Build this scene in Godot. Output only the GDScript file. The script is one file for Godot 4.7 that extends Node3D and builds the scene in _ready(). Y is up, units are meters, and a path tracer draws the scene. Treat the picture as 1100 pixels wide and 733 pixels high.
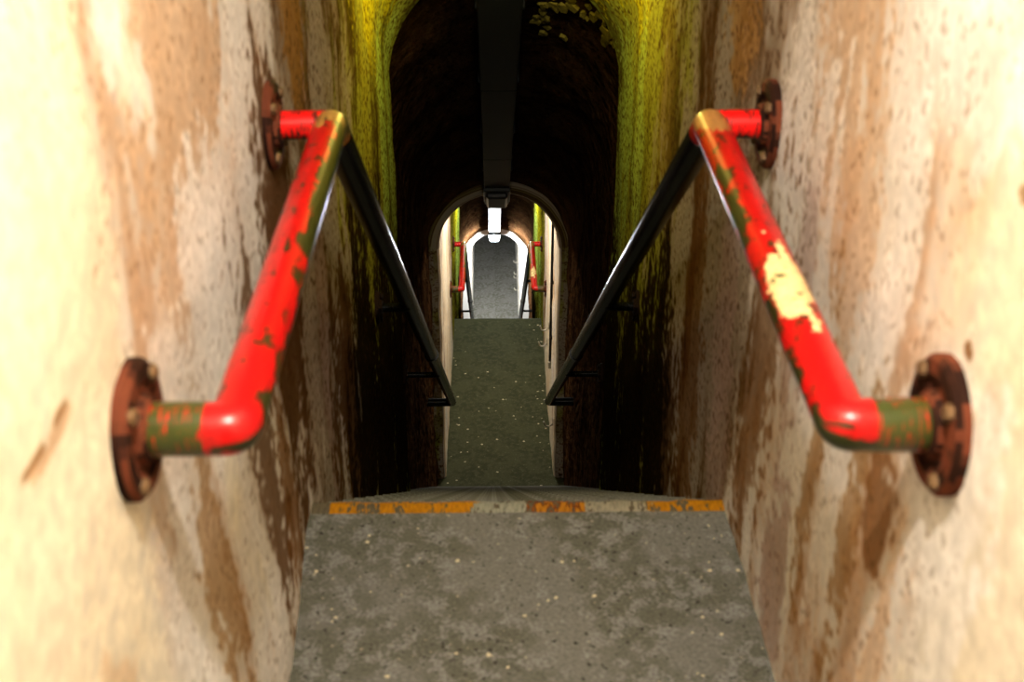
extends Node3D
# A stairwell cut through rock: a level landing, a long flight down, a second landing, a second flight, a level passage.
# x across (0 = middle of the tunnel), y up (0 = first landing), "d" = metres ahead of the camera (world z = -d).

const RUN := 9.321          # from one landing's edge to the next one's
const DROP := -4.721
const EDGE := 2.20          # where the first flight begins
const FOOT := 8.28          # its last riser
const RISERS := 26
const HALF := 0.47          # half width of the plastered lengths
const ROCK := 0.55          # half width of the bare lengths
const LINE_END := 4.85      # plaster ends here
const LINE_START := 8.62    # and begins again here
const PIPE := 0.0315

var shape_noise := FastNoiseLite.new()
var fine_noise := FastNoiseLite.new()
var M := {}


func V(x: float, y: float, d: float) -> Vector3:
	return Vector3(x, y, -d)


func _ready() -> void:
	# ---------- camera ----------
	var cam := Camera3D.new()
	cam.name = "camera"
	cam.position = V(-0.055, 1.695, 0.0)
	cam.rotation_degrees = Vector3(-30.198, -1.0526, 0.239)
	cam.fov = 31.4
	cam.near = 0.05
	cam.far = 200.0
	var lens := CameraAttributesPhysical.new()
	lens.frustum_focal_length = 42.7
	lens.frustum_focus_distance = 8.0
	lens.exposure_aperture = 4.6
	cam.attributes = lens
	cam.fov = 31.4
	add_child(cam)
	cam.current = true
	# ---------- air and exposure ----------
	var env := Environment.new()
	env.background_mode = Environment.BG_COLOR
	env.background_color = Color.BLACK
	env.tonemap_mode = Environment.TONE_MAPPER_LINEAR
	env.tonemap_exposure = 1.0
	env.sdfgi_enabled = true
	env.ssao_enabled = true
	env.ssil_enabled = true
	var we := WorldEnvironment.new()
	we.name = "world"
	we.environment = env
	add_child(we)
	# ---------- noise and materials ----------
	shape_noise.seed = 11
	shape_noise.frequency = 1.6
	shape_noise.fractal_octaves = 3
	fine_noise.seed = 5
	fine_noise.frequency = 11.0
	fine_noise.fractal_octaves = 3
	make_materials()
	# ---------- setting ----------
	for k in 2:
		var o := k * RUN
		var y := k * DROP
		lined_length(o, y, -6.0 if k == 0 else LINE_START - RUN, LINE_END, k == 0)
		rock_length(o, y)
		landing_floor(o, y, -6.0 if k == 0 else FOOT - RUN, k)
		stairs(o, y, k)
	last_passage()
	back_wall()
	# ---------- lamps ----------
	bulkhead_lamp("landing_lamp", V(0, 2.66, 0.55), Vector3(0, -1, 0), Color(1.0, 0.97, 0.93), 7.2, 9.0,
		"round caged bulkhead lamp on the vault above the upper landing")
	bulkhead_lamp("landing_lamp", V(0, 2.66 + DROP, 0.75 + RUN), Vector3(0, -1, 0), Color(1.0, 0.97, 0.93), 4.4, 9.0,
		"round caged bulkhead lamp on the vault above the lower green landing")
	bulkhead_lamp("landing_lamp", V(0, 2.66 + 2 * DROP, 0.55 + 2 * RUN), Vector3(0, -1, 0), Color(0.98, 0.98, 1.0), 7.0, 9.0,
		"round caged bulkhead lamp on the vault of the far level passage")
	bulkhead_lamp("stairwell_lamp", V(0, 1.02, 4.05), V(0, -0.7, -0.7), Color(1.0, 0.90, 0.42), 0.9, 4.0,
		"yellow bulkhead lamp over the upper flight where plaster turns green")
	bulkhead_lamp("stairwell_lamp", V(0, 1.02 + DROP, 4.05 + RUN), V(0, -0.7, -0.7), Color(0.96, 1.0, 0.90), 3.0, 4.0,
		"white bulkhead lamp over the lower flight where plaster turns green")
	# ---------- things ----------
	trunking(0, 0, "long metal trunking along the unlit upper vault, shade painted into its colour", 0)
	trunking(RUN, DROP, "metal trunking along the lower vault behind the arch, lamplight painted into its covers", 1)
	batten(0, 0, false)
	batten(RUN, DROP, true)
	var left := handrail(-1)
	var right := handrail(1)
	label(left, "chipped red handrail on the left plaster wall of the upper landing", "handrail", "pipe handrails")
	label(right, "chipped red handrail with a cream patch on the right plaster wall, upper landing", "handrail", "pipe handrails")
	var l2 := left.duplicate()
	l2.name = "handrail_002"
	add_child(l2)
	l2.position += V(0, DROP, RUN)
	label(l2, "distant red and black handrail on the left wall beyond the green landing", "handrail", "pipe handrails")
	var r2 := right.duplicate()
	r2.name = "handrail_003"
	add_child(r2)
	r2.position += V(0, DROP, RUN)
	label(r2, "distant red and black handrail on the right wall beyond the green landing", "handrail", "pipe handrails")
	conduit()
	hooks()
	flakes()


# =====================================================================  helpers
func label(o: Node, text: String, category: String, group := "", kind := "") -> void:
	o.set_meta("label", text)
	o.set_meta("category", category)
	if group:
		o.set_meta("group", group)
	if kind:
		o.set_meta("kind", kind)


func numbered(called: String) -> String:
	if not has_node(called):
		return called
	var n := 1
	while has_node("%s_%03d" % [called, n]):
		n += 1
	return "%s_%03d" % [called, n]


func base(called: String, at: Vector3) -> Node3D:
	var o := Node3D.new()
	o.name = numbered(called)
	add_child(o)
	o.position = at
	return o


func part(called: String, mesh: Mesh, mat: Material, parent: Node, at := Vector3.ZERO) -> MeshInstance3D:
	var o := MeshInstance3D.new()
	o.name = called if parent != self else numbered(called)
	o.mesh = mesh
	if mat:
		o.material_override = mat
	parent.add_child(o, true)
	o.position = at
	return o


func structure(called: String, mesh: Mesh, mat: Material, text: String, category: String) -> MeshInstance3D:
	var o := part(called, mesh, mat, self)
	label(o, text, category, "", "structure")
	return o


func st_new() -> SurfaceTool:
	var st := SurfaceTool.new()
	st.begin(Mesh.PRIMITIVE_TRIANGLES)
	return st


func done(st: SurfaceTool) -> ArrayMesh:
	st.generate_normals()
	return st.commit()


# a sheet of rows x cols points with smooth normals, appended to an ArrayMesh as a surface
func sheet(into: ArrayMesh, rows: Array, uvs: Array, flip: bool, mat: Material) -> void:
	var st := st_new()
	st.set_smooth_group(0)
	var n: int = rows[0].size()
	for r in rows.size():
		for c in n:
			st.set_uv(uvs[r][c])
			st.add_vertex(rows[r][c])
	for r in rows.size() - 1:
		for c in n - 1:
			var a := r * n + c
			var b := a + 1
			var e := a + n
			var f := e + 1
			if flip:
				for i in [a, e, b, b, e, f]:
					st.add_index(i)
			else:
				for i in [a, b, e, b, f, e]:
					st.add_index(i)
	st.generate_normals()
	st.commit(into)
	if mat:
		into.surface_set_material(into.get_surface_count() - 1, mat)


# round off the corners of a polyline
func rounded(pts: Array, radii: Array) -> PackedVector3Array:
	var out := PackedVector3Array()
	for i in pts.size():
		if i == 0 or i == pts.size() - 1 or radii[i] <= 0.0:
			out.append(pts[i])
			continue
		var p: Vector3 = pts[i]
		var a: Vector3 = p + (pts[i - 1] - p).normalized() * radii[i]
		var b: Vector3 = p + (pts[i + 1] - p).normalized() * radii[i]
		for k in 9:
			var t := k / 8.0
			out.append(a.lerp(p, t).lerp(p.lerp(b, t), t))
	return out


# a round pipe along a path; u goes round (0 = top), v along
func tube(path: PackedVector3Array, radius: float, sides := 20, caps := true, v0 := 0.0, v1 := 1.0) -> ArrayMesh:
	var m := ArrayMesh.new()
	var rows := []
	var uvs := []
	var total := 0.0
	for i in range(1, path.size()):
		total += path[i].distance_to(path[i - 1])
	var run := 0.0
	var t0: Vector3 = (path[1] - path[0]).normalized()
	var nrm := Vector3.UP - t0 * t0.dot(Vector3.UP)
	if nrm.length() < 0.2:
		nrm = Vector3.RIGHT - t0 * t0.dot(Vector3.RIGHT)
	nrm = nrm.normalized()
	for i in path.size():
		var t: Vector3
		if i == 0:
			t = path[1] - path[0]
		elif i == path.size() - 1:
			t = path[i] - path[i - 1]
		else:
			t = (path[i + 1] - path[i]).normalized() + (path[i] - path[i - 1]).normalized()
		t = t.normalized()
		nrm = (nrm - t * t.dot(nrm)).normalized()
		var bin := t.cross(nrm)
		if i > 0:
			run += path[i].distance_to(path[i - 1])
		var row := []
		var uv := []
		for k in sides + 1:
			var a := TAU * k / sides
			row.append(path[i] + (nrm * cos(a) + bin * sin(a)) * radius)
			uv.append(Vector2(float(k) / sides, lerpf(v0, v1, run / total)))
		rows.append(row)
		uvs.append(uv)
	sheet(m, rows, uvs, true, null)
	if caps:
		var st := st_new()
		for e in [0, rows.size() - 1]:
			for k in sides:
				for q in ([path[e], rows[e][k + 1], rows[e][k]] if e == 0 else [path[e], rows[e][k], rows[e][k + 1]]):
					st.set_uv(Vector2(0.5, v0 if e == 0 else v1))
					st.add_vertex(q)
		st.generate_normals()
		st.commit(m)
	return m


# profile of [radius, height] turned about an axis
func lathe(profile: Array, axis: Vector3, sides := 24) -> ArrayMesh:
	var m := ArrayMesh.new()
	var z := axis.normalized()
	var x := (Vector3.UP if absf(z.y) < 0.8 else Vector3.RIGHT).cross(z).normalized()
	var y := z.cross(x)
	var st := st_new()
	for i in profile.size() - 1:
		var p: Array = profile[i]
		var q: Array = profile[i + 1]
		for k in sides:
			var a := TAU * k / sides
			var b := TAU * (k + 1) / sides
			var c := [x * cos(a) * p[0] + y * sin(a) * p[0] + z * p[1], x * cos(b) * p[0] + y * sin(b) * p[0] + z * p[1],
				x * cos(a) * q[0] + y * sin(a) * q[0] + z * q[1], x * cos(b) * q[0] + y * sin(b) * q[0] + z * q[1]]
			for j in [0, 2, 1, 1, 2, 3]:
				st.set_smooth_group(i)
				st.set_uv(Vector2(float(k) / sides, float(i) / profile.size()))
				st.add_vertex(c[j])
	st.generate_normals()
	st.commit(m)
	return m


# a box with chamfered edges: size, chamfer, placed by a transform, added to st
func chamfer_box(st: SurfaceTool, size: Vector3, c: float, tr := Transform3D()) -> void:
	var h := size / 2.0
	var pts := []
	for s in 8:
		var sg := Vector3(1 if s & 1 else -1, 1 if s & 2 else -1, 1 if s & 4 else -1)
		for ax in 3:
			var p := sg * h
			for o in 3:
				if o != ax:
					p[o] -= sg[o] * c
			pts.append(p)
	var faces := []
	for ax in 3:
		var b := (ax + 1) % 3
		var e := (ax + 2) % 3
		for sg in [0, 1]:
			var base_i: int = sg << ax
			var q := [base_i, base_i | (1 << b), base_i | (1 << b) | (1 << e), base_i | (1 << e)]
			faces.append([q[0] * 3 + ax, q[1] * 3 + ax, q[2] * 3 + ax, q[3] * 3 + ax])
		for s1 in [0, 1]:
			for s2 in [0, 1]:
				var i0: int = (s1 << b) | (s2 << e)
				var i1: int = i0 | (1 << ax)
				faces.append([i0 * 3 + b, i1 * 3 + b, i1 * 3 + e, i0 * 3 + e])
	for s in 8:
		faces.append([s * 3, s * 3 + 1, s * 3 + 2])
	for f in faces:
		var mid := Vector3.ZERO
		for i in f:
			mid += pts[i]
		var nrm: Vector3 = (pts[f[1]] - pts[f[0]]).cross(pts[f[2]] - pts[f[0]])
		var order: Array = f.duplicate()
		if nrm.dot(mid) > 0:   # clockwise from outside
			order.reverse()
		for k in range(1, order.size() - 1):
			for i in [order[0], order[k], order[k + 1]]:
				st.set_smooth_group(-1)
				st.set_uv(Vector2(pts[i].x + pts[i].z, pts[i].y + pts[i].z * 0.3))
				st.add_vertex(tr * pts[i])


func box_mesh(size: Vector3, c: float, tr := Transform3D()) -> ArrayMesh:
	var st := st_new()
	chamfer_box(st, size, c, tr)
	return done(st)


# =====================================================================  materials
func noise_bytes(w: int, h: int, freq: float, s: int, squash := 1.0, octaves := 4) -> PackedByteArray:
	var n := FastNoiseLite.new()
	n.seed = s
	n.frequency = freq
	n.fractal_octaves = octaves
	n.noise_type = FastNoiseLite.TYPE_SIMPLEX_SMOOTH
	var im := n.get_image(w, int(h / squash), false, false, true)
	if squash != 1.0:
		im.resize(w, h, Image.INTERPOLATE_CUBIC)
	im.convert(Image.FORMAT_L8)
	return im.get_data()


func tex(w: int, h: int, data: PackedByteArray) -> ImageTexture:
	return ImageTexture.create_from_image(Image.create_from_data(w, h, false, Image.FORMAT_RGB8, data))


func normal_tex(freq: float, strength: float, s: int) -> NoiseTexture2D:
	var n := FastNoiseLite.new()
	n.seed = s
	n.frequency = freq
	n.fractal_octaves = 5
	var t := NoiseTexture2D.new()
	t.width = 512
	t.height = 512
	t.seamless = true
	t.as_normal_map = true
	t.bump_strength = strength
	t.noise = n
	return t


func height_tex(freq: float, s: int) -> NoiseTexture2D:
	var n := FastNoiseLite.new()
	n.seed = s
	n.frequency = freq
	n.fractal_octaves = 5
	var t := NoiseTexture2D.new()
	t.width = 512
	t.height = 512
	t.seamless = true
	t.noise = n
	return t


func std(color: Color, rough := 0.8, metal := 0.0) -> StandardMaterial3D:
	var m := StandardMaterial3D.new()
	m.albedo_color = color
	m.roughness = rough
	m.metallic = metal
	m.metallic_specular = 0.15 if rough > 0.6 else 0.4   # dusty plaster, rust and rock have next to no sheen
	return m


func painted(t: Texture2D, rough := 0.8) -> StandardMaterial3D:
	var m := std(Color.WHITE, rough)
	m.albedo_texture = t
	return m


const TW := 1536
const TH := 768
const D0 := 0.45
const D1 := 4.95
const Y0 := -1.9
const Y1 := 2.3


func wall_uv(y: float, d: float) -> Vector2:
	if d < D0:
		d = D0 + fposmod(D0 - d, 0.9)
	return Vector2((d - D0) / (D1 - D0), (Y1 - y) / (Y1 - Y0))


# stains: [d, y, radius along, radius up, colour, strength, ragged]; some of these paint in shade
func wall_texture(s: int, stains_and_shade: Array) -> ImageTexture:
	var a := noise_bytes(TW, TH, 0.009, s, 2.2)
	var b := noise_bytes(TW, TH, 0.030, s + 1, 1.3)
	var c := noise_bytes(TW, TH, 0.005, s + 2)
	var f := noise_bytes(TW, TH, 0.06, s + 3, 0.5, 5)
	var g := noise_bytes(TW, TH, 0.13, s + 4, 0.5, 2)
	var dirt := PackedFloat32Array()
	dirt.resize(TW * TH)
	var rgb := PackedFloat32Array()
	rgb.resize(TW * TH * 3)
	# kinds of surface along the wall, each with a light and a dark tone
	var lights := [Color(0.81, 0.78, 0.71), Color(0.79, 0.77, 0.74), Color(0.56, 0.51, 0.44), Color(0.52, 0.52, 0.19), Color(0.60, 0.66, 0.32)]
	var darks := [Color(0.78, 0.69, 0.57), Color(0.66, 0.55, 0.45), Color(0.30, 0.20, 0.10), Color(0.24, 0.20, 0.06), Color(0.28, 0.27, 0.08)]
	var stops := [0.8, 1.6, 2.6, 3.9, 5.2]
	var i := 0
	for row in TH:
		for col in TW:
			var na := a[i] / 255.0
			var nb := b[i] / 255.0
			var nf := f[i] / 255.0
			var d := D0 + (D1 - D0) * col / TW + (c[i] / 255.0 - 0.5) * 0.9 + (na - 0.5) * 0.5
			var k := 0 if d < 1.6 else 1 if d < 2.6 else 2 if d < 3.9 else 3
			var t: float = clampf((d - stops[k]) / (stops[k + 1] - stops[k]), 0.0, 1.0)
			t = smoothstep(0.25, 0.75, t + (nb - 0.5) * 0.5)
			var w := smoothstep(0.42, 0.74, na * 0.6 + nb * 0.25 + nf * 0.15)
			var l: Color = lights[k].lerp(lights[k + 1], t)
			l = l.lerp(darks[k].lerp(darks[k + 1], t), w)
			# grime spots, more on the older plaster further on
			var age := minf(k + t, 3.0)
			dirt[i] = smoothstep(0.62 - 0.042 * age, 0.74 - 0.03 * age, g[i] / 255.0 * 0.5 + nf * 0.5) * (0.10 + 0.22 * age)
			rgb[i * 3] = l.r
			rgb[i * 3 + 1] = l.g
			rgb[i * 3 + 2] = l.b
			i += 1
	for q in stains_and_shade:
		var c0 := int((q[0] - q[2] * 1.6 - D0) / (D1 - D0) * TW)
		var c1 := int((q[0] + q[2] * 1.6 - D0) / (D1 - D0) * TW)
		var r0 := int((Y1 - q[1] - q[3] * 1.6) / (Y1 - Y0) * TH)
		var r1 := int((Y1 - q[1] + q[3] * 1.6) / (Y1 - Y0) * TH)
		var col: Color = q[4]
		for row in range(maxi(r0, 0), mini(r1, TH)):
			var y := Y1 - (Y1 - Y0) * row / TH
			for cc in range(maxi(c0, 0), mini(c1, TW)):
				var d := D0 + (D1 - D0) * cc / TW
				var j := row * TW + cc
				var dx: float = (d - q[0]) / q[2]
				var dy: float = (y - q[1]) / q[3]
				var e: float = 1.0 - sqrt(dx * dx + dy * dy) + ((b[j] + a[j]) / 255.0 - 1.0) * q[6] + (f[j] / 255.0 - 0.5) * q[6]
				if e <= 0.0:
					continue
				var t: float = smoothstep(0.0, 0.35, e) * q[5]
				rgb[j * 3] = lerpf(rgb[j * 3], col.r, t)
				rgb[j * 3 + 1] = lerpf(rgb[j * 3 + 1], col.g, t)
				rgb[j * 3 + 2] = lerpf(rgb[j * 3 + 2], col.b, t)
	var out := PackedByteArray()
	out.resize(TW * TH * 3)
	for j in TW * TH:
		var gr := 0.88 + f[j] / 255.0 * 0.24
		var w := dirt[j]
		out[j * 3] = int(clampf(lerpf(rgb[j * 3], 0.20, w) * gr, 0.0, 1.0) * 255.0)
		out[j * 3 + 1] = int(clampf(lerpf(rgb[j * 3 + 1], 0.13, w) * gr, 0.0, 1.0) * 255.0)
		out[j * 3 + 2] = int(clampf(lerpf(rgb[j * 3 + 2], 0.07, w) * gr, 0.0, 1.0) * 255.0)
	return tex(TW, TH, out)


func pipe_texture(s: int, under: Color, coat: Color, bare: float, patches: Array) -> ImageTexture:
	var w := 128
	var h := 512
	var n := noise_bytes(w, h, 0.03, s)
	var f := noise_bytes(w, h, 0.12, s + 1)
	var out := PackedByteArray()
	out.resize(w * h * 3)
	for row in h:
		for col in w:
			var i := row * w + col
			var v := float(row) / h
			var u := float(col) / w
			var e := n[i] / 255.0 * 0.7 + f[i] / 255.0 * 0.3
			var k := coat
			var limit := bare
			for p in patches:   # [u, v, ru, rv, colour or null, strength]
				var du := absf(u - p[0])
				du = minf(du, 1.0 - du) / p[2]
				var dv: float = (v - p[1]) / p[3]
				var near: float = 1.0 - sqrt(du * du + dv * dv)
				if p[4] == null:
					limit = maxf(limit, bare + clampf(near, 0.0, 1.0) * p[5])
				elif near + (e - 0.5) * 1.2 > 0.1:
					k = p[4]
			var c: Color = k
			if e < limit:
				c = under
			var g := 0.8 + f[i] / 255.0 * 0.2 + n[i] / 255.0 * 0.2
			out[i * 3] = int(clampf(c.r * g, 0, 1) * 255)
			out[i * 3 + 1] = int(clampf(c.g * g, 0, 1) * 255)
			out[i * 3 + 2] = int(clampf(c.b * g, 0, 1) * 255)
	return tex(w, h, out)


func floor_texture(s: int, tones: Array, specks: Color, amount: float) -> ImageTexture:
	var w := 1024
	var a := noise_bytes(w, w, 0.004, s)
	var b := noise_bytes(w, w, 0.02, s + 1)
	var f := noise_bytes(w, w, 0.11, s + 2, 1, 3)
	var g := noise_bytes(w, w, 0.06, s + 3, 1, 2)
	var out := PackedByteArray()
	out.resize(w * w * 3)
	for i in w * w:
		var na := a[i] / 255.0
		var nb := b[i] / 255.0
		var nf := f[i] / 255.0
		var c: Color = tones[0].lerp(tones[1], smoothstep(0.30, 0.65, na * 0.7 + nb * 0.3))
		c = c.lerp(tones[2], smoothstep(0.48, 0.72, nb * 0.5 + nf * 0.3 + (1.0 - na) * 0.2) * 0.7)
		c = c.lerp(specks, smoothstep(0.86 - amount, 0.90 - amount, g[i] / 255.0) * 0.7)
		c = c.lerp(Color(0.1, 0.09, 0.07), smoothstep(0.80, 0.86, 1.0 - g[i] / 255.0) * 0.7)
		var k := 0.85 + nf * 0.3
		out[i * 3] = int(clampf(c.r * k, 0, 1) * 255)
		out[i * 3 + 1] = int(clampf(c.g * k, 0, 1) * 255)
		out[i * 3 + 2] = int(clampf(c.b * k, 0, 1) * 255)
	return tex(w, w, out)


func stripe_texture() -> ImageTexture:
	var w := 1024
	var h := 64
	var n := noise_bytes(w, h, 0.025, 71)
	var f := noise_bytes(w, h, 0.1, 72)
	var out := PackedByteArray()
	out.resize(w * h * 3)
	for row in h:
		for col in w:
			var i := row * w + col
			var u := float(col) / w
			var e := n[i] / 255.0 * 0.6 + f[i] / 255.0 * 0.4
			var c := Color(0.56, 0.37, 0.05)
			var worn := 0.41
			if u > 0.39 + (e - 0.5) * 0.08 and u < 0.52:
				c = Color(0.46, 0.46, 0.41)
			elif u >= 0.52 and u < 0.66:
				c = Color(0.34, 0.16, 0.06).lerp(Color(0.52, 0.34, 0.08), smoothstep(0.45, 0.6, e))
			elif u >= 0.66 and u < 0.81 + (e - 0.5) * 0.08:
				c = Color(0.46, 0.44, 0.38)
				worn = 0.42
			if e < worn or absf(u - 0.02) < 0.03:
				c = Color(0.31, 0.28, 0.22)
			var k := 0.85 + f[i] / 255.0 * 0.3
			out[i * 3] = int(clampf(c.r * k, 0, 1) * 255)
			out[i * 3 + 1] = int(clampf(c.g * k, 0, 1) * 255)
			out[i * 3 + 2] = int(clampf(c.b * k, 0, 1) * 255)
	return tex(w, h, out)


func rock_texture(s: int) -> ImageTexture:
	var w := 1024
	var a := noise_bytes(w, w, 0.006, s, 2)
	var b := noise_bytes(w, w, 0.03, s + 1, 2)
	var f := noise_bytes(w, w, 0.13, s + 2, 1, 3)
	var out := PackedByteArray()
	out.resize(w * w * 3)
	for i in w * w:
		var nb := b[i] / 255.0
		var nf := f[i] / 255.0
		var c := Color(0.29, 0.19, 0.11).lerp(Color(0.19, 0.12, 0.07), smoothstep(0.35, 0.6, a[i] / 255.0))
		c = c.lerp(Color(0.36, 0.30, 0.18), smoothstep(0.56, 0.70, nb * 0.7 + nf * 0.3) * 0.7)
		c = c.lerp(Color(0.10, 0.07, 0.04), smoothstep(0.58, 0.68, nf) * 0.8)
		out[i * 3] = int(c.r * 255)
		out[i * 3 + 1] = int(c.g * 255)
		out[i * 3 + 2] = int(c.b * 255)
	return tex(w, w, out)


func make_materials() -> void:
	var tan := Color(0.69, 0.58, 0.47)
	var white := Color(0.81, 0.80, 0.78)
	var cream := Color(0.82, 0.78, 0.69)
	var rust := Color(0.40, 0.26, 0.13)
	var pink := Color(0.62, 0.54, 0.50)
	var brown := Color(0.28, 0.18, 0.09)
	var green := Color(0.62, 0.72, 0.36)
	var lime := Color(0.70, 0.66, 0.10)
	var painted_gloom := Color(0.095, 0.07, 0.035)  # painted shade: darkens the lower walls down the flight
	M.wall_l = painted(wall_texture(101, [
		[1.05, 1.2, 0.16, 0.9, cream, 0.8, 0.5], [0.85, 0.9, 0.12, 0.5, cream, 0.7, 0.5],
		[1.62, 1.25, 0.28, 0.30, tan, 0.85, 0.7], [1.45, 1.0, 0.10, 0.22, tan, 0.6, 0.8], [1.33, 1.35, 0.06, 0.10, white, 0.8, 0.6],
		[1.98, 1.00, 0.13, 0.34, white, 0.9, 0.6], [1.62, 0.78, 0.20, 0.30, white, 0.9, 0.7], [1.33, 0.78, 0.10, 0.18, white, 0.7, 0.6],
		[2.12, 0.72, 0.13, 0.14, pink, 0.8, 0.9], [1.30, 0.45, 0.16, 0.26, white, 0.85, 0.6],
		[0.95, 1.04, 0.07, 0.018, tan, 0.9, 0.7], [0.90, 1.05, 0.05, 0.008, rust, 0.7, 0.6], [0.98, 1.05, 0.03, 0.008, rust, 0.6, 0.6], [0.98, 0.62, 0.10, 0.14, tan, 0.6, 0.7],
		[1.42, 0.48, 0.07, 0.22, Color(0.50, 0.36, 0.20), 0.6, 1.1], [1.80, 0.45, 0.12, 0.42, brown, 0.7, 0.9], [1.66, 0.32, 0.05, 0.28, white, 0.7, 0.8],  # brown runs are rust plus rail shadow painted into the plaster
		[2.15, 0.50, 0.20, 0.60, brown, 0.8, 0.9], [1.95, 0.25, 0.10, 0.40, rust, 0.7, 0.9], [2.55, 1.05, 0.16, 0.25, Color(0.55, 0.40, 0.18), 0.8, 0.8],  # brown and rust here also deepen the shadow under the rail
		[2.60, 0.1, 0.10, 0.6, pink, 0.7, 0.9], [2.95, -0.3, 0.35, 0.7, brown, 0.8, 0.8], [2.8, -0.5, 0.07, 0.4, white, 0.7, 0.9],
		[3.35, -0.65, 0.42, 0.9, painted_gloom, 0.95, 0.6], [3.9, -1.0, 0.7, 0.95, painted_gloom, 0.95, 0.6], [4.6, -1.25, 0.6, 0.95, painted_gloom, 0.95, 0.6],
		[4.35, 0.1, 0.13, 0.75, green, 0.85, 0.8], [4.65, 0.0, 0.12, 0.55, green, 0.8, 0.7], [4.2, 0.75, 0.5, 0.35, lime, 0.8, 0.8],
		[3.85, 0.3, 0.12, 0.5, Color(0.52, 0.5, 0.16), 0.7, 0.9],
		]), 0.85)
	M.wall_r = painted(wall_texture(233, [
		[1.25, 1.35, 0.25, 0.16, white, 0.8, 0.6], [1.05, 1.12, 0.14, 0.13, cream, 0.8, 0.6],
		[1.75, 1.12, 0.20, 0.42, tan, 0.8, 0.8], [1.56, 0.95, 0.12, 0.35, tan, 0.7, 0.8], [1.40, 1.0, 0.06, 0.3, white, 0.85, 0.6],
		[2.0, 0.85, 0.15, 0.36, white, 0.9, 0.7], [1.82, 0.90, 0.06, 0.30, white, 0.8, 0.9], [1.80, 0.68, 0.10, 0.28, pink, 0.6, 0.9], [1.72, 0.95, 0.03, 0.22, white, 0.7, 0.8],
		[1.12, 0.85, 0.16, 0.18, white, 0.8, 0.6], [1.15, 1.01, 0.018, 0.012, rust, 0.8, 0.6], [1.10, 1.22, 0.02, 0.012, rust, 0.6, 0.6],
		[1.05, 0.68, 0.10, 0.22, white, 0.8, 0.6], [1.22, 0.48, 0.035, 0.25, tan, 0.7, 0.9], [1.62, 0.50, 0.05, 0.34, Color(0.50, 0.36, 0.20), 0.6, 1.1],
		[1.40, 0.52, 0.05, 0.24, Color(0.50, 0.36, 0.20), 0.65, 1.1], [1.30, 0.66, 0.05, 0.10, rust, 0.7, 0.9], [1.53, 0.55, 0.03, 0.25, white, 0.7, 0.8], [1.75, 0.15, 0.10, 0.30, pink, 0.8, 0.9],  # as on the left: rust runs with painted rail shadow mixed in
		[2.05, 0.45, 0.16, 0.50, rust, 0.6, 0.9], [2.4, 0.45, 0.14, 0.5, pink, 0.7, 0.9], [2.32, -0.05, 0.12, 0.5, pink, 0.6, 0.9],
		[2.55, 1.10, 0.2, 0.28, Color(0.62, 0.46, 0.24), 0.7, 0.9], [2.75, 0.0, 0.2, 0.7, rust, 0.6, 0.9], [3.1, -0.5, 0.3, 0.6, brown, 0.8, 0.8],
		[3.35, -0.65, 0.42, 0.85, painted_gloom, 0.93, 0.7], [3.9, -1.0, 0.7, 0.95, painted_gloom, 0.93, 0.7], [4.6, -1.25, 0.6, 0.95, painted_gloom, 0.93, 0.6],
		[4.5, 0.0, 0.22, 0.7, green, 0.8, 0.9], [4.1, 0.2, 0.14, 0.6, green, 0.7, 0.9], [4.4, 0.8, 0.55, 0.35, lime, 0.8, 0.9],
		[3.5, 0.5, 0.2, 0.4, Color(0.46, 0.38, 0.16), 0.6, 0.9],
		]), 0.85)
	for k in ["wall_l", "wall_r"]:
		var m: StandardMaterial3D = M[k]
		m.roughness = 0.85
		m.metallic_specular = 0.0
		m.heightmap_enabled = true
		m.heightmap_scale = 0.12
		m.heightmap_texture = M.wall_l.albedo_texture if k == "wall_l" else M.wall_r.albedo_texture
	M.rock = painted(rock_texture(301), 0.85)
	M.rock.metallic_specular = 0.0
	M.rock.uv1_triplanar = true
	M.rock.uv1_world_triplanar = true
	M.rock.uv1_scale = Vector3(0.6, 0.6, 0.6)
	M.rock.normal_enabled = true
	M.rock.normal_texture = normal_tex(0.03, 12.0, 9)
	var concrete := [Color(0.30, 0.30, 0.265), Color(0.36, 0.36, 0.34), Color(0.43, 0.435, 0.43)]   # one concrete for the floors and the steps
	M.floor_1 = painted(floor_texture(401, concrete, Color(0.62, 0.58, 0.5), 0.02), 0.7)
	M.floor_2 = painted(floor_texture(431, [Color(0.18, 0.19, 0.115), Color(0.22, 0.23, 0.15), Color(0.26, 0.265, 0.19)], Color(0.45, 0.45, 0.38), 0.0), 0.7)
	M.floor_3 = painted(floor_texture(461, concrete, Color(0.6, 0.6, 0.6), 0.01), 0.7)
	M.step = painted(floor_texture(481, concrete, Color(0.5, 0.46, 0.4), 0.0), 0.8)
	M.step.uv1_triplanar = true
	M.stripe = painted(stripe_texture(), 0.65)
	var red := Color(0.61, 0.03, 0.04)
	var olive := Color(0.15, 0.17, 0.06)
	var pale := Color(0.80, 0.72, 0.50)
	# u: 0 top; 0.25 and 0.75 the two sides; 0.5 underneath
	M.rail_l = painted(pipe_texture(501, olive, red, 0.30, [[0.27, 0.66, 0.26, 0.42, null, 1.0], [0.30, 0.12, 0.16, 0.18, null, 0.5], [0.0, 0.95, 0.4, 0.075, Color(0.56, 0.42, 0.20), 1.0]]), 0.28)  # last patch: cream paint doubling as the yellow glint on the bend
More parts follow.
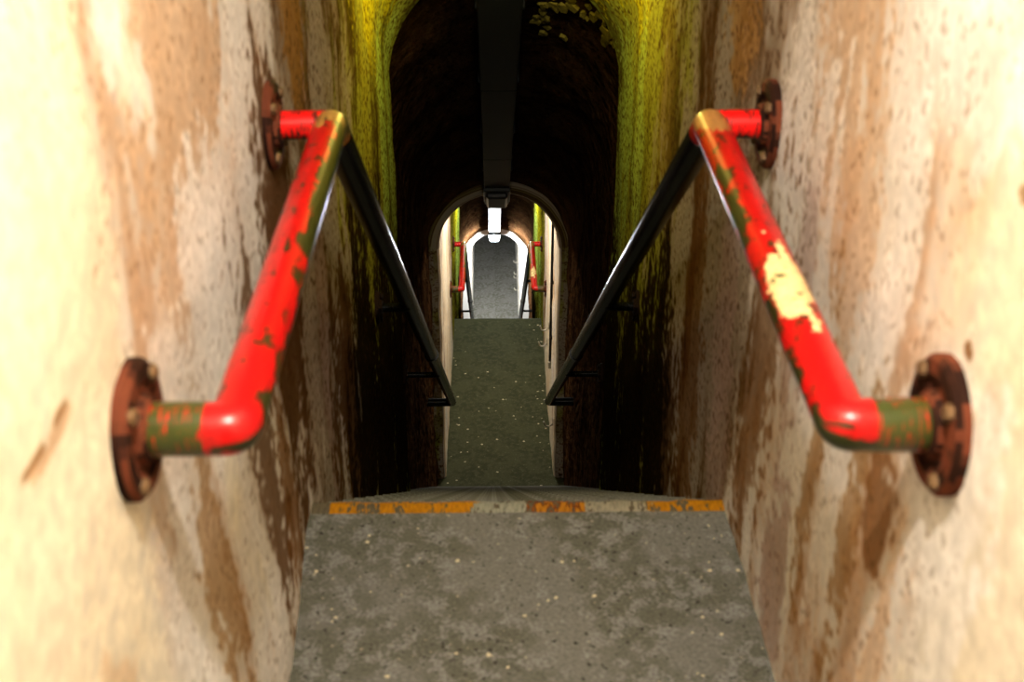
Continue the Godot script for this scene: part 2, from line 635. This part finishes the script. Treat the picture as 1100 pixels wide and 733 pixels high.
	M.rail_r = painted(pipe_texture(533, olive, red, 0.28, [[0.80, 0.58, 0.15, 0.22, null, 0.55], [0.70, 0.30, 0.2, 0.3, null, 0.3], [0.62, 0.10, 0.3, 0.14, null, 0.6], [0.97, 0.30, 0.17, 0.12, pale, 1.0], [0.0, 0.93, 0.22, 0.09, Color(0.60, 0.42, 0.22), 1.0]]), 0.28)  # last patch again doubles as a painted glint at the far bend
	M.arm_near = painted(pipe_texture(551, Color(0.19, 0.22, 0.07), red, 0.67, [[0.5, 0.06, 0.6, 0.10, Color(0.80, 0.25, 0.25), 1.0]]), 0.3)
	M.arm_far = painted(pipe_texture(571, Color(0.10, 0.11, 0.06), Color(0.78, 0.05, 0.05), 0.38, [[0.5, 0.5, 0.25, 1.0, null, 0.4]]), 0.3)
	M.stair_pipe = painted(pipe_texture(591, Color(0.05, 0.055, 0.05), Color(0.03, 0.032, 0.036), 0.45, []), 0.25)
	M.stair_pipe.metallic_specular = 0.22
	M.rust = painted(pipe_texture(611, Color(0.14, 0.075, 0.05), Color(0.33, 0.17, 0.11), 0.47, []), 0.75)
	M.rust_dark = std(Color(0.11, 0.07, 0.045), 0.8)
	M.bolt = std(Color(0.36, 0.27, 0.17), 0.6, 0.3)
	M.metal = std(Color(0.10, 0.11, 0.10), 0.6)  # trunking metal with the unlit vault's shade put into the colour
	M.metal_painted_lit = std(Color(0.58, 0.60, 0.60), 0.5)  # same trunking metal, lamplight put into the colour
	M.cable = std(Color(0.03, 0.03, 0.03), 0.5)
	M.hook = std(Color(0.62, 0.60, 0.54), 0.5, 0.2)
	M.iron = std(Color(0.12, 0.10, 0.08), 0.6, 0.3)
	M.flake = std(Color(0.66, 0.62, 0.52), 0.9)
	M.shard = std(Color(0.46, 0.42, 0.17), 0.85)
	M.dead_tube = std(Color(0.10, 0.10, 0.10), 0.5)


# =====================================================================  the tunnel
func tread_y(d: float) -> float:   # height of the ground under d, within one length
	if d <= EDGE:
		return 0.0
	if d >= FOOT:
		return DROP
	return -(d - EDGE) * (-DROP / RISERS) / ((FOOT - EDGE) / (RISERS - 1)) - 0.18


func spring_y(d: float) -> float:  # where the vault springs from the walls
	return 2.23 - 0.682 * maxf(d - 1.72, 0.0)


func bump(p: Vector3, amount: float) -> float:
	return shape_noise.get_noise_3dv(p) * amount + fine_noise.get_noise_3dv(p) * amount * 0.22


# left or right wall and half vault of a plastered length
func lined_length(o: float, y: float, from: float, to: float, first: bool) -> void:
	var ds := []
	var outs := []
	if not first:
		for k in 6:   # rounded lip where the plaster begins
			var a := PI / 2 * k / 5.0
			ds.append(from + 0.05 * (1.0 - cos(a)))
			outs.append(0.05 * (1.0 - sin(a)) + (0.09 if k == 0 else 0.0))
		ds[0] = from - 0.001
	var s: float = from + (0.06 if not first else 0.0)
	var step := 0.045
	while s < to - 0.05:
		ds.append(s)
		outs.append(0.0)
		s += step
	for k in 6:
		var a := PI / 2 * k / 5.0
		ds.append(to - 0.04 + 0.04 * sin(a))
		outs.append(0.04 * (1.0 - cos(a)) + (0.10 if k == 5 else 0.0))
	var vault := ArrayMesh.new()
	for side in [-1, 1]:
		var rows := []
		var uvs := []
		var vrows := []
		var vuvs := []
		for i in ds.size():
			var d: float = ds[i]
			var top := spring_y(maxf(d, 0.0) if first else d)
			var bottom := tread_y(d) - 0.45
			if not first and d < FOOT - RUN + 0.3:
				bottom = -0.45
			var tone := d        # which stretch of the stained surface shows here
			if not first:        # on the lower landing the green growth begins nearer the landing
				tone = 3.0 if i == 0 else 3.11 if i < 3 else d if d < 1.65 else remap(d, 1.65, LINE_END, 3.75, LINE_END)
			var row := []
			var uv := []
			var n := 60
			for k in n + 1:
				var yy := lerpf(bottom, top, float(k) / n)
				var p := V(side * HALF, yy, d)
				var b := bump(p + Vector3(0, y, 0), 0.012) * smoothstep(0.0, 0.15, absf(yy - 0.9) + absf(d - 1.667) * 0.0 + 0.03)
				if side < 0 and first:   # the plaster bellies out at the foot of this wall
					b -= 0.035 * smoothstep(0.55, 0.0, yy) * smoothstep(2.15, 1.6, d)
				row.append(V(side * (HALF + outs[i] + b), yy + y, d + o))
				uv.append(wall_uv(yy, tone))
			rows.append(row)
			uvs.append(uv)
			var vr := []
			var vu := []
			for k in 25:
				var a := PI / 2 * k / 24.0
				var r: float = HALF + outs[i]
				var p := V(side * HALF * cos(a), top + HALF * sin(a), d)
				r += bump(p + Vector3(0, y, 0), 0.014) * (1.0 - 0.0 * a)
				vr.append(V(side * r * cos(a), top + r * sin(a) + y, d + o))
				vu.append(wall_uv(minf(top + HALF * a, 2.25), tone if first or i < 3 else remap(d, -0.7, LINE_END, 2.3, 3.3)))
			vrows.append(vr)
			vuvs.append(vu)
		var wm := ArrayMesh.new()
		sheet(wm, rows, uvs, side > 0, null)
		var where := "upper landing and the start of its stairs" if first else "lower green landing beyond the arch"
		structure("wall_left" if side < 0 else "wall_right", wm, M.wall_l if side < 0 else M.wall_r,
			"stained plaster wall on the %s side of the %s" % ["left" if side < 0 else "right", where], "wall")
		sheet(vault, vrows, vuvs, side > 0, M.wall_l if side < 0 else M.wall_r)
	structure("ceiling", vault, null, "stained plaster barrel vault over the %s" % ("upper landing" if first else "lower landing"), "ceiling")


# bare rock walls and vault over the lower part of a flight
func rock_length(o: float, y: float) -> void:
	var from := LINE_END - 0.03
	var to := LINE_START + 0.03
	var vrows := []
	var uvs := []
	var sides := {-1: [], 1: []}
	var suv := []
	var d := from
	while d <= to + 0.001:
		var top := spring_y(d)
		for side in [-1, 1]:
			var row := []
			for k in 41:
				var yy := lerpf(tread_y(d) - 0.5, top, k / 40.0)
				var b := bump(V(side * ROCK, yy + y, d), 0.035)
				row.append(V(side * (ROCK + b), yy + y, d + o))
			sides[side].append(row)
		var u1 := []
		for k in 41:
			u1.append(Vector2(d, k / 40.0))
		suv.append(u1)
		var vr := []
		var vu := []
		for k in 41:
			var a := PI * k / 40.0
			var b := bump(V(-ROCK * cos(a), top + y + ROCK * sin(a), d), 0.035)
			vr.append(V(-(ROCK + b) * cos(a), top + y + (ROCK + b) * sin(a), d + o))
			vu.append(Vector2(d, k / 40.0))
		vrows.append(vr)
		uvs.append(vu)
		d += 0.07
	var which := "upper" if o == 0.0 else "lower"
	for side in [-1, 1]:
		var m := ArrayMesh.new()
		sheet(m, sides[side], suv, side > 0, null)
		structure("wall_left" if side < 0 else "wall_right", m, M.rock, "dark bare rock wall along the %s side of the %s flight" % ["left" if side < 0 else "right", which], "wall")
	var vm := ArrayMesh.new()
	sheet(vm, vrows, uvs, false, null)
	var roof := structure("ceiling", vm, M.rock, "dark brown bare vault sloping down over the %s flight" % which, "ceiling")
	if o == 0.0:
		remnants(roof)


# shards of old plaster still clinging to the bare vault beside the trunking
func remnants(roof: Node3D) -> void:
	var rng := RandomNumberGenerator.new()
	rng.seed = 31
	for i in 60:
		var d := 4.92 + 0.75 * rng.randf() * rng.randf()
		var a := 0.35 + 0.95 * (1.0 - rng.randf() * rng.randf())
		var r := ROCK - 0.004 + bump(V(ROCK * cos(a), spring_y(d) + ROCK * sin(a), d), 0.035)
		var c := V(r * cos(a), spring_y(d) + r * sin(a), d)
		var out := Vector3(cos(a), sin(a), 0)
		var along := Vector3(-sin(a), cos(a), 0)
		var deep := V(0, -0.566, 0.83)
		var n := 6
		var st := st_new()
		var lower := []
		var upper := []
		var sz := rng.randf_range(0.012, 0.04)
		for k in n:
			var t := TAU * k / n + rng.randf() * 0.5
			var q := (along * cos(t) + deep * sin(t) * 1.3) * sz * rng.randf_range(0.6, 1.1)
			lower.append(c + q - out * rng.randf_range(0.0, 0.014))
			upper.append(c + q * 1.1 + out * 0.05)
		for k in n:
			var k2 := (k + 1) % n
			for p in [c - out * 0.008, lower[k], lower[k2], lower[k], upper[k], lower[k2], lower[k2], upper[k], upper[k2]]:
				st.set_smooth_group(-1)
				st.add_vertex(p)
		part("plaster_shard", done(st), M.shard, roof)


func landing_floor(o: float, y: float, from: float, k: int) -> void:
	var st := st_new()
	var m := ArrayMesh.new()
	var rows := []
	var uvs := []
	var to := EDGE - 0.05
	var n := 60
	for i in n + 1:
		var d := lerpf(from, to, float(i) / n)
		var row := []
		var uv := []
		for c in 25:
			var x := lerpf(-0.6, 0.6, c / 24.0)
			var b := shape_noise.get_noise_2d(x * 2.0, d * 2.0 + o) * 0.004
			row.append(V(x, y + b * smoothstep(0.0, 0.3, to - d), d + o))
			uv.append(Vector2(x / 1.3 + 0.5, d / 1.3))
		rows.append(row)
		uvs.append(uv)
	sheet(m, rows, uvs, true, null)
	st.clear()
	var fl := structure("floor", m, M.floor_1 if k == 0 else M.floor_2,
		"worn grey concrete landing floor in front of the yellow nosing" if k == 0 else "dull green painted floor of the lower landing", "floor")
	var slab := box_mesh(Vector3(1.2, 0.25, to - from), 0.005, Transform3D(Basis(), V(0, y - 0.132, (from + to) / 2 + o)))
	part("slab", slab, M.step, fl)
	# the nosing: the front edge of the slab, rounded over
	var nm := ArrayMesh.new()
	var nr := []
	var nu := []
	var prof := [[-0.05, 0.0], [-0.018, 0.001], [-0.008, -0.001], [-0.002, -0.007], [0.0, -0.016], [0.0, -0.045], [0.0, -0.19]]
	for i in prof.size():
		var row := []
		var uv := []
		for c in 61:
			var x := lerpf(-0.6, 0.6, c / 60.0)
			var wear := fine_noise.get_noise_2d(x * 0.6, i * 0.1 + o) * 0.006 * (1.0 if i > 0 and i < 5 else 0.0)
			row.append(V(x, y + prof[i][1] + wear * 0.4, EDGE + prof[i][0] + wear + o))
			uv.append(Vector2(x / 0.94 + 0.5, i / 6.0))
		nr.append(row)
		nu.append(uv)
	sheet(nm, nr, nu, true, null)
	var e := part("nosing", nm, M.stripe if k == 0 else M.floor_2, fl)
	if k == 0:
		e.set_meta("label", "worn yellow paint stripe on the landing edge")


func stairs(o: float, y: float, k: int) -> void:
	var going := (FOOT - EDGE) / (RISERS - 1)
	var rise := -DROP / RISERS
	var root := base("stairs", V(0, y, EDGE + o))
	label(root, "dim concrete flight of steps going down past the %s" % ("yellow nosing" if k == 0 else "green landing"), "stairs", "", "structure")
	var m := box_mesh(Vector3(1.28, 0.26, going + 0.04), 0.012)
	for i in RISERS - 1:
		part("step", m, M.step, root, Vector3(0, -rise * (i + 1) - 0.13, -(going * i + going / 2 - 0.02)))


func last_passage() -> void:
	var o := 2 * RUN
	var y := 2 * DROP
	var half := 0.43
	var from := LINE_START - RUN
	var to := 18.0
	var left := []
	var right := []
	var vr := []
	var u1 := []
	var u2 := []
	var ds := []
	var outs := []
	for k in 6:
		var a := PI / 2 * k / 5.0
		ds.append(from + 0.05 * (1.0 - cos(a)) - (0.001 if k == 0 else 0.0))
		outs.append(0.05 * (1.0 - sin(a)) + (0.14 if k == 0 else 0.0))
	var d := from + 0.1
	while d < to:
		ds.append(d)
		outs.append(0.0)
		d += 0.1 if d < 6.0 else 0.5
	for i in ds.size():
		var l := []
		var r := []
		var u := []
		for k in 31:
			var yy := lerpf(-0.3, 2.27, k / 30.0)
			var b := bump(V(half, yy + y, ds[i]), 0.012)
			l.append(V(-(half + outs[i] + b), yy + y, ds[i] + o))
			r.append(V(half + outs[i] + b, yy + y, ds[i] + o))
			u.append(Vector2(ds[i], yy))
		left.append(l)
		right.append(r)
		u1.append(u)
		var vv := []
		var uu := []
		for k in 33:
			var a := PI * k / 32.0
			vv.append(V(-(half + outs[i]) * cos(a), y + 2.27 + (half + outs[i]) * sin(a), ds[i] + o))
			uu.append(Vector2(ds[i], a))
		vr.append(vv)
		u2.append(uu)
	var plaster := std(Color(0.80, 0.79, 0.76), 0.8)
	for q in [["wall_left", left, false, "left"], ["wall_right", right, true, "right"]]:
		var m := ArrayMesh.new()
		sheet(m, q[1], u1, q[2], null)
		structure(q[0], m, plaster, "whitewashed %s wall of the far level passage behind the lit lamp" % q[3], "wall")
	var cm := ArrayMesh.new()
	sheet(cm, vr, u2, false, null)
	structure("ceiling", cm, plaster, "white rim and vault of the far level passage behind the lit lamp", "ceiling")
	var fm := ArrayMesh.new()
	var rows := []
	var uvs := []
	for i in 41:
		var dd := lerpf(FOOT - RUN, to, i / 40.0)
		var row := []
		var uv := []
		for c in 5:
			var x := lerpf(-0.6, 0.6, c / 4.0)
			row.append(V(x, y, dd + o))
			uv.append(Vector2(x / 1.6, dd / 1.6))
		rows.append(row)
		uvs.append(uv)
	sheet(fm, rows, uvs, true, null)
	structure("floor", fm, M.floor_3, "smooth grey floor of the far level passage below the lit lamp", "floor")
	structure("wall_front", box_mesh(Vector3(1.4, 3.6, 0.2), 0.01, Transform3D(Basis(), V(0, y + 1.5, to + o))), plaster, "far end wall closing the level passage", "wall")


func back_wall() -> void:
	structure("wall_back", box_mesh(Vector3(1.4, 3.6, 0.2), 0.01, Transform3D(Basis(), V(0, 1.4, -6.05))), std(Color(0.78, 0.70, 0.58), 0.85), "plaster end wall of the upper landing", "wall")


# =====================================================================  lamps
func bulkhead_lamp(called: String, at: Vector3, facing: Vector3, color: Color, energy: float, glow: float, text: String) -> void:
	var f := facing.normalized()
	var root := base(called, at)
	label(root, text, "lamp", "bulkhead lamps")
	part("mount_plate", lathe([[0.0, -0.03], [0.12, -0.03], [0.125, -0.02], [0.125, 0.008], [0.115, 0.014], [0.0, 0.014]], f, 32), M.iron, root)
	var gm := std(Color(0.9, 0.9, 0.88), 0.3)
	gm.emission_enabled = true
	gm.emission = color
	gm.emission_energy_multiplier = glow
	part("globe", lathe([[0.0, 0.016], [0.085, 0.016], [0.085, 0.05], [0.075, 0.08], [0.05, 0.10], [0.0, 0.108]], f, 28), gm, root)
	var x := (Vector3.RIGHT if absf(f.x) < 0.8 else Vector3.UP)
	var yv := f.cross(x).normalized()
	for k in 2:
		var ax: Vector3 = x if k == 0 else yv
		part("guard_bar", tube(rounded([ax * 0.112, ax * 0.112 + f * 0.118, -ax * 0.112 + f * 0.118, -ax * 0.112], [0, 0.05, 0.05, 0]), 0.004, 8), M.iron, root)
	var light := OmniLight3D.new()
	light.name = "light"
	light.light_color = color
	light.light_energy = energy
	light.light_size = 0.05
	light.omni_range = 30.0
	light.omni_attenuation = 2.0
	light.shadow_enabled = true
	root.add_child(light)
	light.position = f * 0.07


func slope_frame(o: float, y: float, d: float, below := 0.0) -> Transform3D:
	# a frame on the underside of the trunking: -z runs down the slope, y is up out of it
	var t := V(0, -0.666, 1.0).normalized()
	var up := Vector3.RIGHT.cross(t).normalized()
	if up.y < 0:
		up = -up
	return Transform3D(Basis(Vector3.RIGHT, up, -t), V(-0.02, 0.48 - (d - 4.7) * 0.666 + y, d + o) - up * below)


func trunking(o: float, y: float, text: String, k: int) -> void:
	var a := 4.45
	var b := 8.5
	var len := (b - a) / cos(atan(0.666))
	var fr := slope_frame(o, y, (a + b) / 2)
	var root := base("cable_trunking", fr.origin)
	root.basis = fr.basis
	label(root, text, "trunking", "vault trunking")
	part("channel", box_mesh(Vector3(0.165, 0.12, len), 0.006, Transform3D(Basis(), Vector3(0, 0.068, 0))), M.metal, root)
	var n := 3
	for i in n:
		var l := len / n - 0.006
		part("cover_plate", box_mesh(Vector3(0.18, 0.018, l), 0.004, Transform3D(Basis(), Vector3(0, 0.009, -len / 2 + (i + 0.5) * len / n))), M.metal_painted_lit if k else M.metal, root)
	for i in 5:
		part("strap", box_mesh(Vector3(0.20, 0.16, 0.03), 0.004, Transform3D(Basis(), Vector3(0, 0.095, -len / 2 + 0.15 + i * (len - 0.6) / 4.0))), M.metal, root)


func batten(o: float, y: float, lit: bool) -> void:
	var fr := slope_frame(o, y, 8.1, 0.0)
	var root := base("batten_lamp", fr.origin)
	root.basis = fr.basis
	label(root, "glowing white batten lamp at the lower end of the trunking" if lit else "dead unlit batten lamp at the lower end of dark trunking", "lamp", "batten lamps")
	part("body", box_mesh(Vector3(0.19, 0.03, 0.44), 0.006, Transform3D(Basis(), Vector3(0, -0.016, 0))), M.metal, root)
	var gm := M.dead_tube as StandardMaterial3D
	if lit:
		gm = std(Color(0.92, 0.94, 0.96), 0.3)
		gm.emission_enabled = true
		gm.emission = Color(0.90, 0.95, 1.0)
		gm.emission_energy_multiplier = 6.0
	part("diffuser", box_mesh(Vector3(0.15, 0.05, 0.40), 0.015, Transform3D(Basis(), Vector3(0, -0.054, 0))), gm, root)
	if lit:
		var light := OmniLight3D.new()
		light.name = "light"
		light.light_color = Color(0.96, 0.98, 1.0)
		light.light_energy = 10.0
		light.light_size = 0.06
		light.omni_range = 30.0
		light.omni_attenuation = 2.0
		light.shadow_enabled = true
		root.add_child(light)
		light.position = Vector3(0, -0.058, 0)


# =====================================================================  handrails
func flange(called: String, root: Node3D, at: Vector3, inward: Vector3, r: float, bolts: int, dark := false) -> void:
	var f := part(called, lathe([[0.0, -0.014], [r, -0.014], [r, 0.008], [r - 0.007, 0.015], [r * 0.72, 0.016], [r * 0.60, 0.011], [r * 0.50, 0.011], [r * 0.46, 0.020], [PIPE * r / 0.084 + 0.001, 0.024], [0.0, 0.024]], inward, 36), M.rust_dark if dark else M.rust, root, at)
	var up := Vector3.UP
	var side := inward.cross(up)
	for k in bolts:
		var a := TAU * (k + 0.5) / bolts
		part("bolt", lathe([[0.0, 0.012], [0.011, 0.012], [0.011, 0.020], [0.008, 0.023], [0.0, 0.023]], inward, 6), M.rust_dark if dark else M.bolt, f, (up * cos(a) + side * sin(a)) * r * 0.80)


func handrail(s: int) -> Node3D:
	var b := V(s * HALF, 0, 1.167)
	var root := base("handrail", b)
	var x := s * 0.356
	var near := V(s * 0.354, 0.9, 1.167) - b
	var far := V(x, 0.9, 2.174) - b
	var wall_near := V(s * HALF, 0.9, 1.167) - b
	var wall_far := V(s * HALF, 0.9, 2.174) - b
	var low := V(x, -3.229, 7.56) - b
	var inward := Vector3(-s, 0, 0)
	var down := (low - far).normalized()
	# landing rail with its near elbow, up to half way round the far bend
	var p1 := wall_near.lerp(near, 0.72)
	var stub := far + down * 0.05
	part("landing_rail", tube(rounded([p1, near, far, stub], [0, 0.014, 0.02, 0]), PIPE, 24), M.rail_l if s < 0 else M.rail_r, root)
	part("bracket_arm", tube(PackedVector3Array([wall_near, wall_near.lerp(near, 0.73)]), PIPE + 0.0006, 24), M.arm_near, root)
	part("bracket_arm", tube(PackedVector3Array([wall_far, far]), PIPE * 0.86, 24), M.arm_far, root)
	flange("flange", root, wall_near, inward, 0.084, 4)
	flange("flange", root, wall_far, inward, 0.084, 4)
	# stair rail down the flight, returned to the wall at its foot
	var foot := V(s * (ROCK + 0.02), -3.229, 7.56) - b
	part("stair_rail", tube(rounded([stub, low, foot], [0, 0.05, 0]), PIPE * 0.98, 24), M.stair_pipe, root)
	for d in [3.8, 5.72]:
		var at: Vector3 = far.lerp(low, (d - 2.174) / (7.56 - 2.174))
		var w := Vector3((s * (HALF if d < LINE_END else ROCK)) - b.x, at.y - 0.03, at.z)
		part("bracket_arm", tube(rounded([at, Vector3(at.x, w.y, w.z), w], [0, 0.015, 0]), 0.016, 14), M.stair_pipe, root)
		flange("flange", root, w, inward, 0.06, 3, true)
	var c := far.lerp(low, (5.15 - 2.174) / (7.56 - 2.174))
	part("coupling", tube(PackedVector3Array([c - down * 0.045, c - down * 0.04, c + down * 0.04, c + down * 0.045]), PIPE + 0.004, 20), M.stair_pipe, root)
	flange("flange", root, foot, inward, 0.06, 3, true)
	return root


# =====================================================================  small things on the wall and floor
func conduit() -> void:
	var b := V(HALF - 0.012, -4.0, 9.33)
	var root := base("cable_conduit", b)
	label(root, "thin black vertical cable down the right wall of the lower landing", "cable")
	part("pipe", tube(PackedVector3Array([Vector3(0, 0.05, 0), Vector3(0, 1.75, 0)]), 0.012, 12), M.cable, root)
	part("end_box", box_mesh(Vector3(0.03, 0.07, 0.05), 0.005, Transform3D(Basis(), Vector3(0.0, 0.02, 0))), M.hook, root)
	for k in 3:
		part("clip", box_mesh(Vector3(0.03, 0.02, 0.045), 0.003, Transform3D(Basis(), Vector3(0.004, 0.3 + k * 0.55, 0))), M.iron, root)


func hooks() -> void:
	var texts := ["small curved wall hook at the dark arch edge, upper one of two", "small curved wall hook at the dark arch edge, lower one of two",
		"small curved wall hook behind the end of the black cable", "small curved wall hook low on the right wall above the green floor"]
	var spots := [[HALF, -4.0, 8.75, 0], [HALF, -4.25, 8.78, 0], [HALF, -3.86, 9.79, 0], [HALF, -4.19, 10.06, 0],
		[0.43, -8.50, 20.5, 1], [0.43, -8.62, 20.25, 1], [0.43, -8.75, 20.35, 1], [0.43, -8.69, 19.75, 1]]
	for n in spots.size():
		var q: Array = spots[n]
		var root := base("cable_hook", V(q[0], q[1], q[2]))
		label(root, texts[n] if q[3] == 0 else "tiny pale hook on the right wall of the far passage", "hook", "cable hooks on the lower landing" if q[3] == 0 else "cable hooks in the far passage")
		part("back_plate", box_mesh(Vector3(0.008, 0.07, 0.03), 0.002, Transform3D(Basis(), Vector3(-0.003, 0.02, 0))), M.hook, root)
		part("arm", tube(rounded([Vector3(-0.004, 0, 0), Vector3(-0.03, -0.03, 0), Vector3(-0.07, -0.03, 0), Vector3(-0.085, 0.02, 0)], [0, 0.02, 0.02, 0]), 0.007, 10), M.hook, root)


func flakes() -> void:
	var rng := RandomNumberGenerator.new()
	rng.seed = 77
	for k in 2:
		var st := st_new()
		for i in (70 if k == 0 else 60):
			var d: float = rng.randf_range(1.0, 2.1) if k == 0 else rng.randf_range(8.5, 11.4)
			var x: float = rng.randf_range(-0.42, 0.42)
			if rng.randf() < 0.5:
				x = (0.46 - absf(rng.randf() * rng.randf() * 0.3)) * (1 if rng.randf() < 0.5 else -1)
			var sz := rng.randf_range(0.002, 0.006) if k == 0 else rng.randf_range(0.005, 0.014)
			var n := 5
			var c := V(x, (0 if k == 0 else DROP) + 0.006, d)
			var ring := []
			for j in n:
				var a := TAU * j / n + rng.randf() * 0.6
				ring.append(c + Vector3(cos(a) * sz, -0.004, sin(a) * sz * rng.randf_range(0.5, 1.2)))
			for j in n:
				for q in [c, ring[j], ring[(j + 1) % n]]:
					st.add_vertex(q)
		var o := part("plaster_debris", done(st), M.flake, self)
		label(o, "crumbs of pale plaster scattered on the %s landing floor" % ("grey upper" if k == 0 else "green lower"), "debris", "", "stuff")
